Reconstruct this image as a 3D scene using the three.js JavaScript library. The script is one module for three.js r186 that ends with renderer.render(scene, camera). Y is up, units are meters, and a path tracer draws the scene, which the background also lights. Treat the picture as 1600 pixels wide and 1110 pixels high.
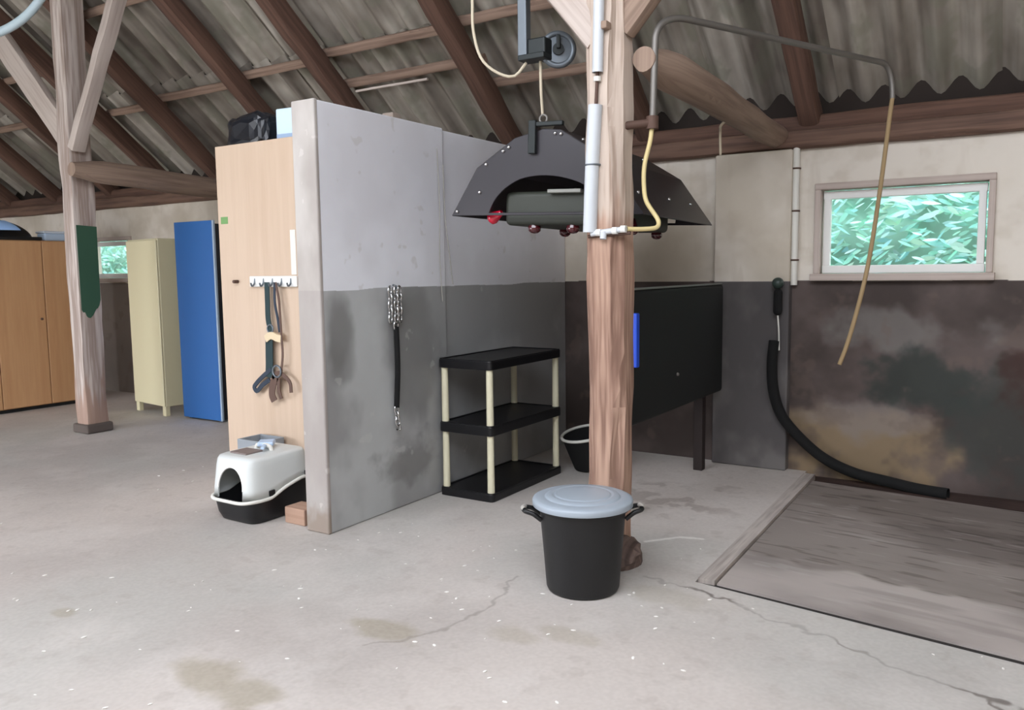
import * as THREE from 'three';
import { RoundedBoxGeometry } from 'three/addons/geometries/RoundedBoxGeometry.js';
import { mergeGeometries, mergeVertices, toCreasedNormals } from 'three/addons/utils/BufferGeometryUtils.js';
import { RectAreaLightUniformsLib } from 'three/addons/lights/RectAreaLightUniformsLib.js';
import { Brush, Evaluator, SUBTRACTION } from 'three-bvh-csg';

// ---------------------------------------------------------------- camera, sky, exposure
const scene = new THREE.Scene();
const camera = new THREE.PerspectiveCamera(46.85, 1600 / 1110, 0.05, 200);
camera.position.set(0, 1.5, 0);
camera.rotation.order = 'YXZ';
camera.rotation.set(-0.1028, 0.5672, -0.0123);
scene.background = new THREE.Color().setRGB(1.62, 1.69, 1.83);      // even overcast sky
scene.backgroundIntensity = 1;
const renderer = new THREE.WebGLRenderer({ antialias: true });
renderer.toneMapping = THREE.LinearToneMapping;
renderer.toneMappingExposure = 4.8;
renderer.shadowMap.enabled = true;
// daylight: a band of clear sheets in the front roof slope and the open doorway in the front wall
RectAreaLightUniformsLib.init();
const SKY_X0 = -4.6, SKY_X1 = 2.4, skyColor = new THREE.Color().setRGB(0.93, 0.97, 1.05);
const skylight = new THREE.RectAreaLight(skyColor, 0.8, SKY_X1 - SKY_X0, 2.7);
skylight.name = 'skylight_daylight'; skylight.position.set((SKY_X0 + SKY_X1) / 2, 4.08, 0.36);
skylight.lookAt(skylight.position.clone().add(new THREE.Vector3(0, -Math.cos(0.68), -Math.sin(0.68)))); scene.add(skylight);
const doorway = new THREE.RectAreaLight(skyColor, 0.8, 5, 2.45);
doorway.name = 'doorway_daylight'; doorway.position.set(-8.5, 1.27, 2.34); doorway.lookAt(-8.5, 1.27, -3); scene.add(doorway);

// ---------------------------------------------------------------- helpers
const V = (x, y, z) => new THREE.Vector3(x, y, z);
let seed = 12345;
const rnd = () => { seed = (seed * 1664525 + 1013904223) >>> 0; return seed / 4294967296; };
const rr = (a, b) => a + (b - a) * rnd();
const PERM = new Float32Array(65536);
for (let i = 0; i < 65536; i++) PERM[i] = rnd();
const hsh = (i, j) => PERM[((i * 7919 + j * 104729) ^ (i << 5)) & 65535];
function vn(x, y) {
  const i = Math.floor(x), j = Math.floor(y); let f = x - i, g = y - j;
  f = f * f * (3 - 2 * f); g = g * g * (3 - 2 * g);
  const a = hsh(i, j), b = hsh(i + 1, j), c = hsh(i, j + 1), d = hsh(i + 1, j + 1);
  return a + (b - a) * f + (c - a) * g + (a - b - c + d) * f * g;
}
function fbm(x, y, o = 4) { let s = 0, a = 0.5, t = 0; for (let k = 0; k < o; k++) { s += a * vn(x, y); t += a; a *= 0.5; x = x * 2.03 + 17.1; y = y * 2.03 + 5.7; } return s / t; }
const sm = (a, b, x) => { const t = Math.min(1, Math.max(0, (x - a) / (b - a))); return t * t * (3 - 2 * t); };
const mix = (a, b, t) => [a[0] + (b[0] - a[0]) * t, a[1] + (b[1] - a[1]) * t, a[2] + (b[2] - a[2]) * t];
function tex(w, h, fn, srgb = true) {
  const d = new Uint8Array(w * h * 4);
  for (let j = 0; j < h; j++) for (let i = 0; i < w; i++) {
    const c = fn((i + 0.5) / w, (j + 0.5) / h), k = (j * w + i) * 4;
    d[k] = Math.max(0, Math.min(255, c[0])); d[k + 1] = Math.max(0, Math.min(255, c[1])); d[k + 2] = Math.max(0, Math.min(255, c[2])); d[k + 3] = 255;
  }
  const t = new THREE.DataTexture(d, w, h, THREE.RGBAFormat);
  t.wrapS = t.wrapT = THREE.MirroredRepeatWrapping; t.magFilter = THREE.LinearFilter; t.minFilter = THREE.LinearFilter;
  if (srgb) t.colorSpace = THREE.SRGBColorSpace;
  t.needsUpdate = true; return t;
}
const mat = (color, roughness = 0.7, extra = {}) => new THREE.MeshStandardMaterial({ color, roughness, ...extra });
const used = {};
const numbered = (n) => { const k = used[n] = (used[n] ?? -1) + 1; return k ? n + '_' + String(k).padStart(3, '0') : n; };
function put(name, geo, m, parent, pos, rot) {
  const o = new THREE.Mesh(geo, m); o.name = parent ? name : numbered(name);
  if (pos) o.position.set(...pos); if (rot) o.rotation.set(...rot);
  (parent ?? scene).add(o); return o;
}
function thing(name, label, category, pos = [0, 0, 0], turn = 0, group) {
  const o = new THREE.Group(); o.name = numbered(name); o.position.set(...pos); o.rotation.y = turn;
  o.userData = { label, category }; if (group) o.userData.group = group;
  scene.add(o); return o;
}
function setting(name, label, category) {
  const o = new THREE.Group(); o.name = name; o.userData = { kind: 'structure', label, category }; scene.add(o); return o;
}
// uv in metres by box projection; long: axis that the grain (v) follows
function muv(g, long = 'y', du = 0, dv = 0) {
  g = g.index ? g.toNonIndexed() : g;
  const p = g.attributes.position, n = g.attributes.normal, uv = new Float32Array(p.count * 2);
  for (let k = 0; k < p.count; k += 3) {
    let nx = 0, ny = 0, nz = 0;
    for (let q = k; q < k + 3; q++) { nx += n.getX(q); ny += n.getY(q); nz += n.getZ(q); }
    const a = [Math.abs(nx), Math.abs(ny), Math.abs(nz)], ax = a[0] >= a[1] && a[0] >= a[2] ? 0 : a[1] >= a[2] ? 1 : 2;
    for (let q = k; q < k + 3; q++) {
      const c = [p.getX(q), p.getY(q), p.getZ(q)];
      let ij = [[2, 1], [0, 2], [0, 1]][ax];
      const L = 'xyz'.indexOf(long);
      if (ij.includes(L)) ij = [ij.find((t) => t !== L), L];
      uv[q * 2] = c[ij[0]] + du; uv[q * 2 + 1] = c[ij[1]] + dv;
    }
  }
  g.setAttribute('uv', new THREE.BufferAttribute(uv, 2)); return g;
}
const rbox = (w, h, d, r = 0.006, long = 'y', du = 0) => muv(new RoundedBoxGeometry(w, h, d, 2, Math.min(r, w / 2.01, h / 2.01, d / 2.01)), long, du, du * 1.7);
const at = (g, x, y, z) => g.translate(x, y, z);
const tube = (pts, r, seg = 40, rs = 10) => new THREE.TubeGeometry(new THREE.CatmullRomCurve3(pts.map((p) => V(...p))), seg, r, rs);
const polytube = (pts, r) => mergeGeometries(pts.slice(1).map((p, i) => { const a = V(...pts[i]), b = V(...p); return new THREE.TubeGeometry(new THREE.LineCurve3(a, b), 1, r, 10); }));
// a hewn timber along y from 0 to len: a box with wavering faces and worn edges
function timber(w, len, d, amp = 0.008, wane = 0.02, sd = 0) {
  const ns = Math.max(6, Math.round(len / 0.09)), nc = 4;
  const g = new THREE.BoxGeometry(w, len, d, nc, ns, nc); g.translate(0, len / 2, 0);
  const p = g.attributes.position;
  for (let k = 0; k < p.count; k++) {
    let x = p.getX(k), y = p.getY(k), z = p.getZ(k);
    const ex = Math.abs(x) > w / 2 - 1e-4, ez = Math.abs(z) > d / 2 - 1e-4;
    const q = fbm(y * 3.1 + sd * 9 + Math.sign(x) * 3, Math.sign(z) * 4 + sd * 5, 3);
    if (ex && ez) { const c = wane * (0.25 + 1.3 * q); x -= Math.sign(x) * c; z -= Math.sign(z) * c; }
    x += amp * (vn(y * 4 + sd * 31, z * 9 + 7) - 0.5) * 2 + amp * 1.5 * (vn(y * 1.1 + sd, 3.3) - 0.5);
    z += amp * (vn(y * 4.3 + sd * 17 + 40, x * 9) - 0.5) * 2 + amp * 1.5 * (vn(y * 1.3 + sd, 8.3) - 0.5);
    p.setXYZ(k, x, y, z);
  }
  g.deleteAttribute('uv'); g.deleteAttribute('normal');
  const m = mergeVertices(g, 1e-4); m.computeVertexNormals();
  return muv(toCreasedNormals(m, 0.6), 'y', sd * 0.37, sd * 0.71);
}
// the same laid from a to b
function beam(name, a, b, w, d, m, parent, o = {}) {
  const A = V(...a), B = V(...b), L = A.distanceTo(B);
  const mesh = put(name, o.geo ?? timber(w, L, d, o.amp ?? 0.006, o.wane ?? 0.012, o.sd ?? rnd() * 9), m, parent, a);
  mesh.quaternion.setFromUnitVectors(V(0, 1, 0), B.sub(A).normalize());
  if (o.spin) mesh.rotateY(o.spin);
  return mesh;
}
// flat strap following points in a vertical plane facing +z
function ribbon(pts, w, th) {
  const c = new THREE.CatmullRomCurve3(pts.map((p) => V(p[0], p[1], 0))), n = 24, L = [], R = [];
  for (let k = 0; k <= n; k++) { const q = c.getPoint(k / n), t = c.getTangent(k / n); L.push([q.x - t.y * w / 2, q.y + t.x * w / 2]); R.push([q.x + t.y * w / 2, q.y - t.x * w / 2]); }
  const s = new THREE.Shape([...L, ...R.reverse()].map((q) => new THREE.Vector2(...q)));
  return new THREE.ExtrudeGeometry(s, { depth: th, bevelEnabled: false });
}

// ---------------------------------------------------------------- materials
const wood = (c, dark, sd, amt = 1) => tex(256, 512, (u, v) => {
  const g = fbm(u * 26 + sd, v * 3 + sd * 3, 4), f = vn(u * 120 + sd, v * 14), k = fbm(u * 4 + sd * 7, v * 4, 3);
  return mix(c, dark, Math.min(1, Math.max(0, (g - 0.35) * 1.5 * amt + (f - 0.5) * 0.22 + (k - 0.5) * 0.8 * amt)));
});
const woodMat = (c, d, sd, su = 0.5, sv = 1.6, rough = 0.85, amt = 1) => { const t = wood(c, d, sd, amt); t.repeat.set(1 / su, 1 / sv); return new THREE.MeshStandardMaterial({ map: t, roughness: rough }); };
const M = {
  rafter: woodMat([104, 77, 64], [62, 43, 36], 1, 0.5, 1.6, 0.85, 0.7),
  plate: woodMat([116, 90, 76], [70, 52, 45], 2),
  purlin: woodMat([150, 126, 110], [104, 82, 70], 3),
  pale: woodMat([196, 183, 174], [156, 138, 128], 4, 0.5, 1.6, 0.85, 0.6),
  log: woodMat([152, 130, 114], [112, 92, 80], 5, 0.5, 1.6, 0.85, 0.8),
  ply: woodMat([204, 180, 157], [190, 163, 138], 6, 1.4, 2.4, 0.55, 0.6),
  orange: woodMat([206, 160, 116], [188, 138, 96], 7, 1.2, 2.4, 0.45, 0.6),
  black: mat(0x111114, 0.4), blackMatt: mat(0x1a1a1a, 0.8), rubber: mat(0x0a0a0a, 0.9),
  cream: mat(0xd8cfab, 0.5),
  blue: mat(0x2a62a2, 0.45), blueBright: mat(0x1d4fd0, 0.4),
  white: mat(0xe6e6e2, 0.4), pvc: mat(0xc6cace, 0.4), offwhite: mat(0xdedcd4, 0.5),
  galv: mat(0x807c77, 0.55, { metalness: 0.7 }), steel: mat(0x6d747a, 0.45, { metalness: 0.6 }), darkSteel: mat(0x2c3030, 0.5, { metalness: 0.5 }),
  chrome: mat(0xd2d2d2, 0.25, { metalness: 1 }), rust: mat(0x5c463c, 0.7, { metalness: 0.3 }),
  yellow: mat(0xd6c48e, 0.5), rope: mat(0xcbbfa8, 0.9), brownRope: mat(0x9a8360, 0.85),
  glass: new THREE.MeshPhysicalMaterial({ color: 0xffffff, roughness: 0.03, transmission: 1, thickness: 0, ior: 1.45 }),
  lid: mat(0xa0aab4, 0.35), tan: mat(0xd9c6a4, 0.7), teal: mat(0x1f3538, 0.75), leather: mat(0x5a4034, 0.6), navy: mat(0x2a3544, 0.75),
};
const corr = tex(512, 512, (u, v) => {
  const k = fbm(u * 9, v * 5, 5), s = fbm(u * 40, v * 3 + 30, 3), l = sm(0.56, 0.68, fbm(u * 14 + 50, v * 9, 4));  // weathering streaks, strengthened to stand in for lit ridges and shaded valleys
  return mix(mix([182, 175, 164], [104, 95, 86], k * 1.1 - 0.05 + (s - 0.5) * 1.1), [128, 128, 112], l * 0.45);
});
M.clearSheet = new THREE.MeshPhysicalMaterial({ color: new THREE.Color().setRGB(0.5, 0.5, 0.5), roughness: 0.25, transmission: 1, thickness: 0, side: THREE.DoubleSide });
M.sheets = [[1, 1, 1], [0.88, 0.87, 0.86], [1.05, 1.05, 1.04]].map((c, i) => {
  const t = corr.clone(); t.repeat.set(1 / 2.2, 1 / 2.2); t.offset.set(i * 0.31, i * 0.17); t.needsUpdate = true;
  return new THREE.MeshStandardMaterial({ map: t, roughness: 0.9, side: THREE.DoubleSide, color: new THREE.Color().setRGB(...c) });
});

// walls: one map over the whole wall, painted off-white above 1.40 m and dark below
const XL = -14, XR = 3, ZB = -6.163, ZR = -1.9, ZF = 2 * ZR - ZB, LINE = 1.4;
const seg = (px, py, pts) => { let m = 9; for (let k = 1; k < pts.length; k++) { const [ax, ay] = pts[k - 1], [bx, by] = pts[k], dx = bx - ax, dy = by - ay, t = Math.max(0, Math.min(1, ((px - ax) * dx + (py - ay) * dy) / (dx * dx + dy * dy))); m = Math.min(m, Math.hypot(px - ax - dx * t, py - ay - dy * t)); } return m; };
const blob = (x, y, cx, cy, rx, ry, n) => sm(1.25, 0.55, Math.hypot((x - cx) / rx, (y - cy) / ry) + (n - 0.5) * 1.5);
const upper = (x, y) => {
  const k = fbm(x * 1.7 + 3, y * 1.9, 5), d = fbm(x * 6, y * 7 + 40, 4), st = sm(0.6, 0.75, fbm(x * 9 + 11, y * 1.6, 4));
  let c = mix([222, 214, 202], [196, 186, 170], sm(0.35, 0.75, k));
  c = mix(c, [180, 168, 150], sm(0.5, 0.8, d) * 0.3 + st * 0.2);
  return c;
};
const lowerBack = (x, y) => {
  const k = fbm(x * 2.1 + 13, y * 2.3 + 5, 5), d = fbm(x * 7 + 3, y * 7, 4), n = fbm(x * 5 + 60, y * 5, 4);
  let c = mix([96, 84, 80], [66, 56, 52], sm(0.3, 0.7, k));
  if (x < -5) c = mix(c, [150, 140, 130], 0.7);
  c = mix(c, [152, 130, 98], 0.75 * blob(x, y, -1.0, 0.2, 0.62, 0.3, n));
  c = mix(c, [138, 128, 122], 0.7 * blob(x, y, -0.95, 0.45, 0.4, 0.16, n * 1.1));
  c = mix(c, [128, 124, 120], 0.7 * blob(x, y, -0.78, 1.05, 0.42, 0.16, n));
  c = mix(c, [46, 54, 50], 0.75 * blob(x, y, -0.6, 0.72, 0.34, 0.2, d));
  c = mix(c, [56, 62, 58], 0.6 * blob(x, y, -0.1, 0.5, 0.3, 0.4, d));
  c = mix(c, [60, 34, 28], 0.7 * blob(x, y, 0.12, 0.85, 0.25, 0.3, d));
  c = mix(c, [112, 96, 86], 0.35 * sm(0.6, 0.75, d));
  return c;
};
const twoTone = (x, y, low, line = LINE) => { const e = line + (vn(x * 5, 2.2) - 0.5) * 0.012; return y > e ? upper(x, y) : low(x, y); };
const backTex = tex(2048, 512, (u, v) => twoTone(XL + u * (XR - XL), v * 2.6, lowerBack));
M.backWall = new THREE.MeshStandardMaterial({ map: backTex, roughness: 0.8 });
const pilTex = tex(128, 512, (u, v) => twoTone(40 + u * 0.6, v * 2.4, (x, y) => mix([112, 108, 106], [84, 80, 80], sm(0.3, 0.7, fbm(x * 4, y * 3, 4)))));
M.pilaster = new THREE.MeshStandardMaterial({ map: pilTex, roughness: 0.8 });
const plainTex = tex(256, 256, (u, v) => mix(upper(u * 3 + 70, v * 3), [176, 168, 156], 0.3));
M.plainWall = new THREE.MeshStandardMaterial({ map: plainTex.clone(), roughness: 0.85 }); M.plainWall.map.repeat.set(1 / 3, 1 / 3); M.plainWall.map.needsUpdate = true;
// partition: smooth white paint above, worn grey paint below
const partTex = tex(1024, 1024, (u, v) => {
  const s = u * 2.9, y = v * 2.46;                                   // s: metres from the free end
  const k = fbm(s * 1.6 + 4, y * 1.5 + 9, 5), d = fbm(s * 8, y * 8 + 3, 4), e = LINE + (vn(s * 4, 7) - 0.5) * 0.012;
  if (y > e) {
    let c = mix([236, 237, 243], [224, 224, 229], sm(0.35, 0.7, k));
    return mix(c, [190, 186, 180], sm(0.76, 0.84, fbm(s * 12, y * 12, 3)) * 0.3);
  }
  let c = mix([182, 183, 183], [152, 152, 151], sm(0.32, 0.68, k));
  const n = fbm(s * 4 + 20, y * 3, 4);
  c = mix(c, [192, 195, 194], 0.75 * blob(s, y, 0.35, 0.55, 0.3, 0.75, n));
  c = mix(c, [118, 117, 116], 0.6 * blob(s, y, 0.8, 1.0, 0.25, 0.42, n));
  c = mix(c, [104, 102, 100], 0.6 * blob(s, y, 0.12, 1.1, 0.12, 0.25, n));
  c = mix(c, [112, 110, 108], 0.5 * blob(s, y, 0.75, 0.3, 0.3, 0.14, d));
  return mix(c, [198, 198, 194], sm(0.78, 0.84, d) * 0.4);
});
M.partition = new THREE.MeshStandardMaterial({ map: partTex, roughness: 0.42 });
const concTex = tex(256, 1024, (u, v) => {
  const y = v * 2.46, k = fbm(u * 2 + 5, y * 2, 5), d = fbm(u * 9, y * 12 + 8, 4);
  let c = mix([188, 182, 176], [164, 156, 150], sm(0.3, 0.7, k));
  if (y < LINE) c = mix(c, [156, 148, 144], 0.5);
  c = mix(c, [138, 122, 108], 0.7 * sm(0.24, 0.05, y + (d - 0.5) * 0.25));
  return mix(c, [206, 200, 195], sm(0.78, 0.84, d) * 0.5);
});
M.concrete = new THREE.MeshStandardMaterial({ map: concTex, roughness: 0.8 });

// floor map: 12 m x 6 m from (-11, -6.2)
const FX = -11, FZ = -6.2, FW = 12, FH = 6.2;
const crackA = [[-1.55, -3.62], [-1.25, -3.6], [-0.906, -3.448], [-0.75, -3.42], [-0.395, -3.224], [-0.2, -3.2], [0.015, -3.12], [0.5, -3.0]];
const crackB = [[-2.2, -2.35], [-2.05, -2.6], [-1.98, -2.9], [-2.1, -3.3]];
const floorCol = (x, z) => {
  const k = fbm(x * 0.8 + 31, z * 0.8 + 7, 5), m = fbm(x * 3.3 + 2, z * 3.3, 4), d = fbm(x * 13, z * 13, 4), g = vn(x * 90, z * 90);
  let c = mix([198, 189, 182], [180, 172, 166], sm(0.34, 0.7, k));
  c = mix(c, [184, 182, 176], sm(0.45, 0.65, fbm(x * 0.6 + 80, z * 0.6, 4)) * 0.6);
  c = mix(c, [208, 201, 195], sm(0.45, 0.8, m) * 0.4);
  c = mix(c, [160, 150, 142], sm(0.62, 0.78, d) * 0.2);
  c = mix(c, [232, 228, 222], 0.8 * sm(0.022, 0.006, seg(x, z + (fbm(x * 20, z * 20, 2) - 0.5) * 0.02, [[-1.75, -4.1], [-1.62, -4.27], [-1.5, -4.3]])));
  const n = fbm(x * 7 + 9, z * 7, 4);
  for (const [cx, cz, rx, rz, a] of [[-2.28, -2.5, 0.2, 0.09, 0.6], [-2.42, -1.85, 0.26, 0.12, 0.6], [-2.15, -1.7, 0.16, 0.1, 0.5], [-1.75, -2.75, 0.12, 0.08, 0.35], [-1.6, -2.85, 0.14, 0.07, 0.35], [-1.36, -3.45, 0.3, 0.1, 0.25], [-3.6, -1.9, 0.06, 0.04, 0.5]])
    c = mix(c, [158, 148, 130], a * blob(x, z, cx, cz, rx, rz, n));
  c = mix(c, [150, 138, 130], 0.5 * sm(0.52, 0.62, n) * blob(x, z, -1.9, -5.0, 0.5, 0.5, m));
  const j = (fbm(x * 11, z * 11 + 70, 3) - 0.5) * 0.09;
  c = mix(c, [104, 96, 90], (0.25 + 0.5 * sm(0.35, 0.6, fbm(x * 4 + 5, z * 4, 2))) * sm(0.016, 0.003, seg(x, z + j * 1.3, crackA)));
  c = mix(c, [132, 124, 116], 0.4 * sm(0.012, 0.003, seg(x + j, z, crackB)));
  return [c[0] + (g - 0.5) * 9, c[1] + (g - 0.5) * 9, c[2] + (g - 0.5) * 9];
};
const floorTex = tex(2048, 1024, (u, v) => floorCol(FX + u * FW, FZ + v * FH));
M.floor = new THREE.MeshStandardMaterial({ map: floorTex, roughness: 0.72 });
const bayTex = tex(1024, 512, (u, v) => {
  const x = u * 4.4, z = v * 2.4, k = fbm(x * 1.3, z * 2.4, 5), s = fbm(x * 2.2 + 9, z * 14, 4), d = fbm(x * 4.5, z * 40 + 7, 3);
  let c = mix([178, 168, 162], [150, 141, 136], sm(0.3, 0.7, k));
  c = mix(c, [124, 115, 110], 0.35 * sm(0.5, 0.78, s));
  const wet = sm(0.44, 0.5, z - 0.05 * x + (fbm(x * 5, 3, 3) - 0.5) * 0.2);        // damp inner part of the slab, sharp tide line
  c = mix(c, [124, 114, 108], 0.6 * wet);
  c = mix(c, [92, 83, 78], 0.5 * wet * sm(0.64, 0.74, d) + 0.5 * blob(x, z, 1.25, 1.35, 0.5, 0.22, k) + 0.35 * blob(x, z, 1.2, 1.9, 1.2, 0.3, k));
  return mix(c, [186, 180, 176], 0.3 * sm(0.7, 0.78, fbm(x * 5 + 30, z * 30, 3)));
});
M.bay = new THREE.MeshStandardMaterial({ map: bayTex, roughness: 0.6 });
M.gutter = woodMat([72, 54, 49], [44, 32, 29], 12, 1, 1, 0.7);
M.strip = woodMat([190, 180, 172], [150, 140, 134], 13, 0.4, 1, 0.8);

// ---------------------------------------------------------------- floor
const floor = setting('floor', 'pale worn concrete floor of the barn', 'floor');
function slab(name, pts, top, th, m, uvf, holes) {
  const s = new THREE.Shape(pts.map(([x, z]) => new THREE.Vector2(x, -z)));
  const g = new THREE.ExtrudeGeometry(s, { depth: th, bevelEnabled: false }); g.rotateX(-Math.PI / 2); g.translate(0, top - th, 0);
  const p = g.attributes.position, uv = g.attributes.uv;
  for (let k = 0; k < p.count; k++) uv.setXY(k, ...uvf(p.getX(k), p.getZ(k)));
  return put(name, g, m, floor);
}
const fuv = (x, z) => [(x - FX) / FW, (z - FZ) / FH];
const nearZ = (x) => -3.718 + (x + 1.237) * 0.119, farZ = (x) => -5.916 + (x + 1.284) * 0.113;
slab('main_slab', [[XL, ZB], [-1.36, ZB], [-1.315, nearZ(-1.315) + 0.05], [XR, nearZ(XR) + 0.075], [XR, ZF], [XL, ZF]], 0, 0.12, M.floor, fuv);
slab('bay_slab', [[-1.265, farZ(-1.26)], [XR, farZ(XR)], [XR, nearZ(XR)], [-1.22, nearZ(-1.22)]], -0.004, 0.1, M.bay, (x, z) => [(x + 1.3) / 4.4, (nearZ(x) - z) / 2.4]);
slab('edge_strip', [[-1.355, -6.05], [-1.275, -6.05], [-1.23, nearZ(-1.23) + 0.01], [-1.31, nearZ(-1.31) + 0.022]], 0.012, 0.1, M.strip, (x, z) => [x, z]);
slab('gutter', [[-1.36, ZB], [XR, ZB], [XR, farZ(XR) - 0.02], [-1.26, farZ(-1.26) - 0.02]], -0.03, 0.06, M.gutter, (x, z) => [z, x]);
slab('groove_shade_strip', [[-1.31, nearZ(-1.31) + 0.012], [-1.31, nearZ(-1.31) + 0.052], [XR, nearZ(XR) + 0.075], [XR, nearZ(XR) + 0.002], [-1.22, nearZ(-1.22) + 0.002]].reverse(), -0.012, 0.05, mat(0x2a2624, 0.9), (x, z) => [x, z]);  // dark strip added in the groove, its colour stands in for shade
slab('sub_base', [[XL - 0.3, ZB - 0.3], [XR + 0.3, ZB - 0.3], [XR + 0.3, ZF + 0.3], [XL - 0.3, ZF + 0.3]], -0.12, 0.15, mat(0x40372f, 1), fuv);

// ---------------------------------------------------------------- walls
const holeRect = (x0, y0, x1, y1) => new THREE.Path([[x0, y0], [x0, y1], [x1, y1], [x1, y0]].map((p) => new THREE.Vector2(...p)));
function wallXY(name, label, pts, holes, z, depth, m, uvf) {
  const o = setting(name, label, 'wall'), s = new THREE.Shape(pts.map((p) => new THREE.Vector2(...p)));
  s.holes.push(...holes.map((h) => holeRect(...h)));
  const g = new THREE.ExtrudeGeometry(s, { depth, bevelEnabled: false }); g.translate(0, 0, z);
  const p = g.attributes.position, uv = g.attributes.uv;
  for (let k = 0; k < p.count; k++) uv.setXY(k, ...uvf(p.getX(k), p.getY(k)));
  put('masonry', g, m, o); return o;
}
const W1 = [-1.345, 1.405, -0.235, 2.085], W2 = [-10.62, 1.42, -9.52, 1.985];
const wallBack = wallXY('wall_back', 'long low wall painted off-white above dark grey', [[XL, -0.12], [XR, -0.12], [XR, 2.45], [XL, 2.45]], [W1, W2], ZB - 0.25, 0.25, M.backWall, (x, y) => [(x - XL) / (XR - XL), y / 2.6]);
{ const g = rbox(0.56, 2.335, 0.14, 0.012); const p = g.attributes.position, uv = g.attributes.uv;
  for (let k = 0; k < p.count; k++) uv.setXY(k, p.getX(k) / 0.56 + 0.5, (p.getY(k) + 1.1675) / 2.4);
  put('pilaster', g, M.pilaster, wallBack, [-1.775, 1.1675, ZB + 0.01]); }
// timber plates on top of the wall, boarded eave behind them
beam('wall_plate', [XL, 2.4, ZB + 0.01], [XR, 2.4, ZB + 0.01], 0.13, 0.14, M.plate, wallBack, { sd: 2 });
beam('upper_plate', [XL, 2.51, ZB - 0.06], [XR, 2.51, ZB - 0.06], 0.13, 0.14, M.rafter, wallBack, { sd: 3 });
put('eave_board', rbox(XR - XL, 0.42, 0.03, 0.003, 'x'), mat(0x2a211c, 0.9), wallBack, [(XL + XR) / 2, 2.74, ZB - 0.2]);  // near-black colour paints the shaded gap under the sheet ends
const plainUV = (x, y) => [x, y];
const DOOR = [-11, 0, -6, 2.5];
const wallFront = wallXY('wall_front', 'front wall of the barn with a wide doorway', [[XL, -0.12], [XR, -0.12], [XR, 2.9], [XL, 2.9]], [DOOR], ZF, 0.25, M.plainWall, plainUV);
for (const [nm, x] of [['wall_left', XL - 0.25], ['wall_right', XR]]) {
  const o = setting(nm, nm === 'wall_left' ? 'far gable wall at the left end of the barn' : 'near gable wall at the right end of the barn', 'wall');
  const s = new THREE.Shape([[ZB - 0.25, -0.12], [ZF + 0.25, -0.12], [ZF + 0.25, 2.7], [ZR, 6.25], [ZB - 0.25, 2.7]].map((p) => new THREE.Vector2(...p)));
  const g = new THREE.ExtrudeGeometry(s, { depth: 0.25, bevelEnabled: false }); g.rotateY(-Math.PI / 2); g.translate(x + 0.25, 0, 0);
  put('masonry', g, M.plainWall, o);
}
// partition with a free end towards the room
const wallPart = setting('wall_partition', 'white and grey painted masonry partition jutting from the back wall', 'wall');
{ const XP = -3.357, z0 = -3.29, TH = 0.175;
  const skin = (g, f) => { const p = g.attributes.position, uv = g.attributes.uv; for (let k = 0; k < p.count; k++) uv.setXY(k, ...f(p.getX(k), p.getY(k), p.getZ(k))); return g; };
  const near = skin(at(rbox(TH, 2.445, 1.15, 0.012), XP - TH / 2, 1.2225, z0 - 0.575 - 0.012), (x, y, z) => [(z0 - z) / 2.9, y / 2.46]);
  const far = skin(at(rbox(TH - 0.02, 2.435, 1.74, 0.01), XP - TH / 2 - 0.008, 1.2175, z0 - 1.13 - 0.87), (x, y, z) => [(z0 - z) / 2.9, y / 2.46]);
  put('near_wall', near, M.partition, wallPart); put('far_wall', far, M.partition, wallPart);
  put('wall_end', skin(at(rbox(TH + 0.004, 2.449, 0.03, 0.01), XP - TH / 2, 1.2245, z0 - 0.014), (x, y) => [(x - XP) / 0.5, y / 2.46]), M.concrete, wallPart);
  put('coping_stone', rbox(0.09, 0.05, 0.08, 0.01), M.concrete, wallPart, [XP - 0.1, 2.465, -4.05]);
}

// ---------------------------------------------------------------- windows
function windowAt(n, [x0, y0, x1, y1], label) {
  const o = setting('window_' + n, label, 'window'); const w = x1 - x0, h = y1 - y0, cx = (x0 + x1) / 2, cy = (y0 + y1) / 2, zi = ZB;
  const bar = (nm, bw, bh, x, y, z, d, m, par) => put(nm, rbox(bw, bh, d, 0.005, bw > bh ? 'x' : 'y'), m, par, [x, y, z]);
  const cas = new THREE.Group(); cas.name = 'casing'; o.add(cas);
  bar('rail', w, 0.045, cx, y1 - 0.0225, zi - 0.05, 0.16, M.pale, cas); bar('rail', w + 0.03, 0.05, cx, y0 + 0.02, zi - 0.03, 0.2, M.pale, cas);
  bar('stile', 0.04, h - 0.09, x0 + 0.02, cy, zi - 0.05, 0.16, M.pale, cas); bar('stile', 0.04, h - 0.09, x1 - 0.02, cy, zi - 0.05, 0.16, M.pale, cas);
  const sash = new THREE.Group(); sash.name = 'sash'; o.add(sash);
  const a = 0.047, b = 0.055;
  bar('rail', w - 2 * a, b, cx, y1 - a - b / 2 - 0.008, zi - 0.06, 0.05, M.white, sash); bar('rail', w - 2 * a, b, cx, y0 + a + b / 2, zi - 0.06, 0.05, M.white, sash);
  bar('stile', b - 0.01, h - 2 * a - 2 * b, x0 + a + b / 2, cy, zi - 0.06, 0.05, M.white, sash); bar('stile', b - 0.01, h - 2 * a - 2 * b, x1 - a - b / 2, cy, zi - 0.06, 0.05, M.white, sash);
  put('pane', new THREE.BoxGeometry(w - 2 * a - b, h - 2 * a - b, 0.004), M.glass, o, [cx, cy, zi - 0.065]);
}
windowAt(1, W1, 'wide low white-framed window full of bright leaves');
windowAt(2, W2, 'small bright window between left post and cream cabinet');

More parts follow.
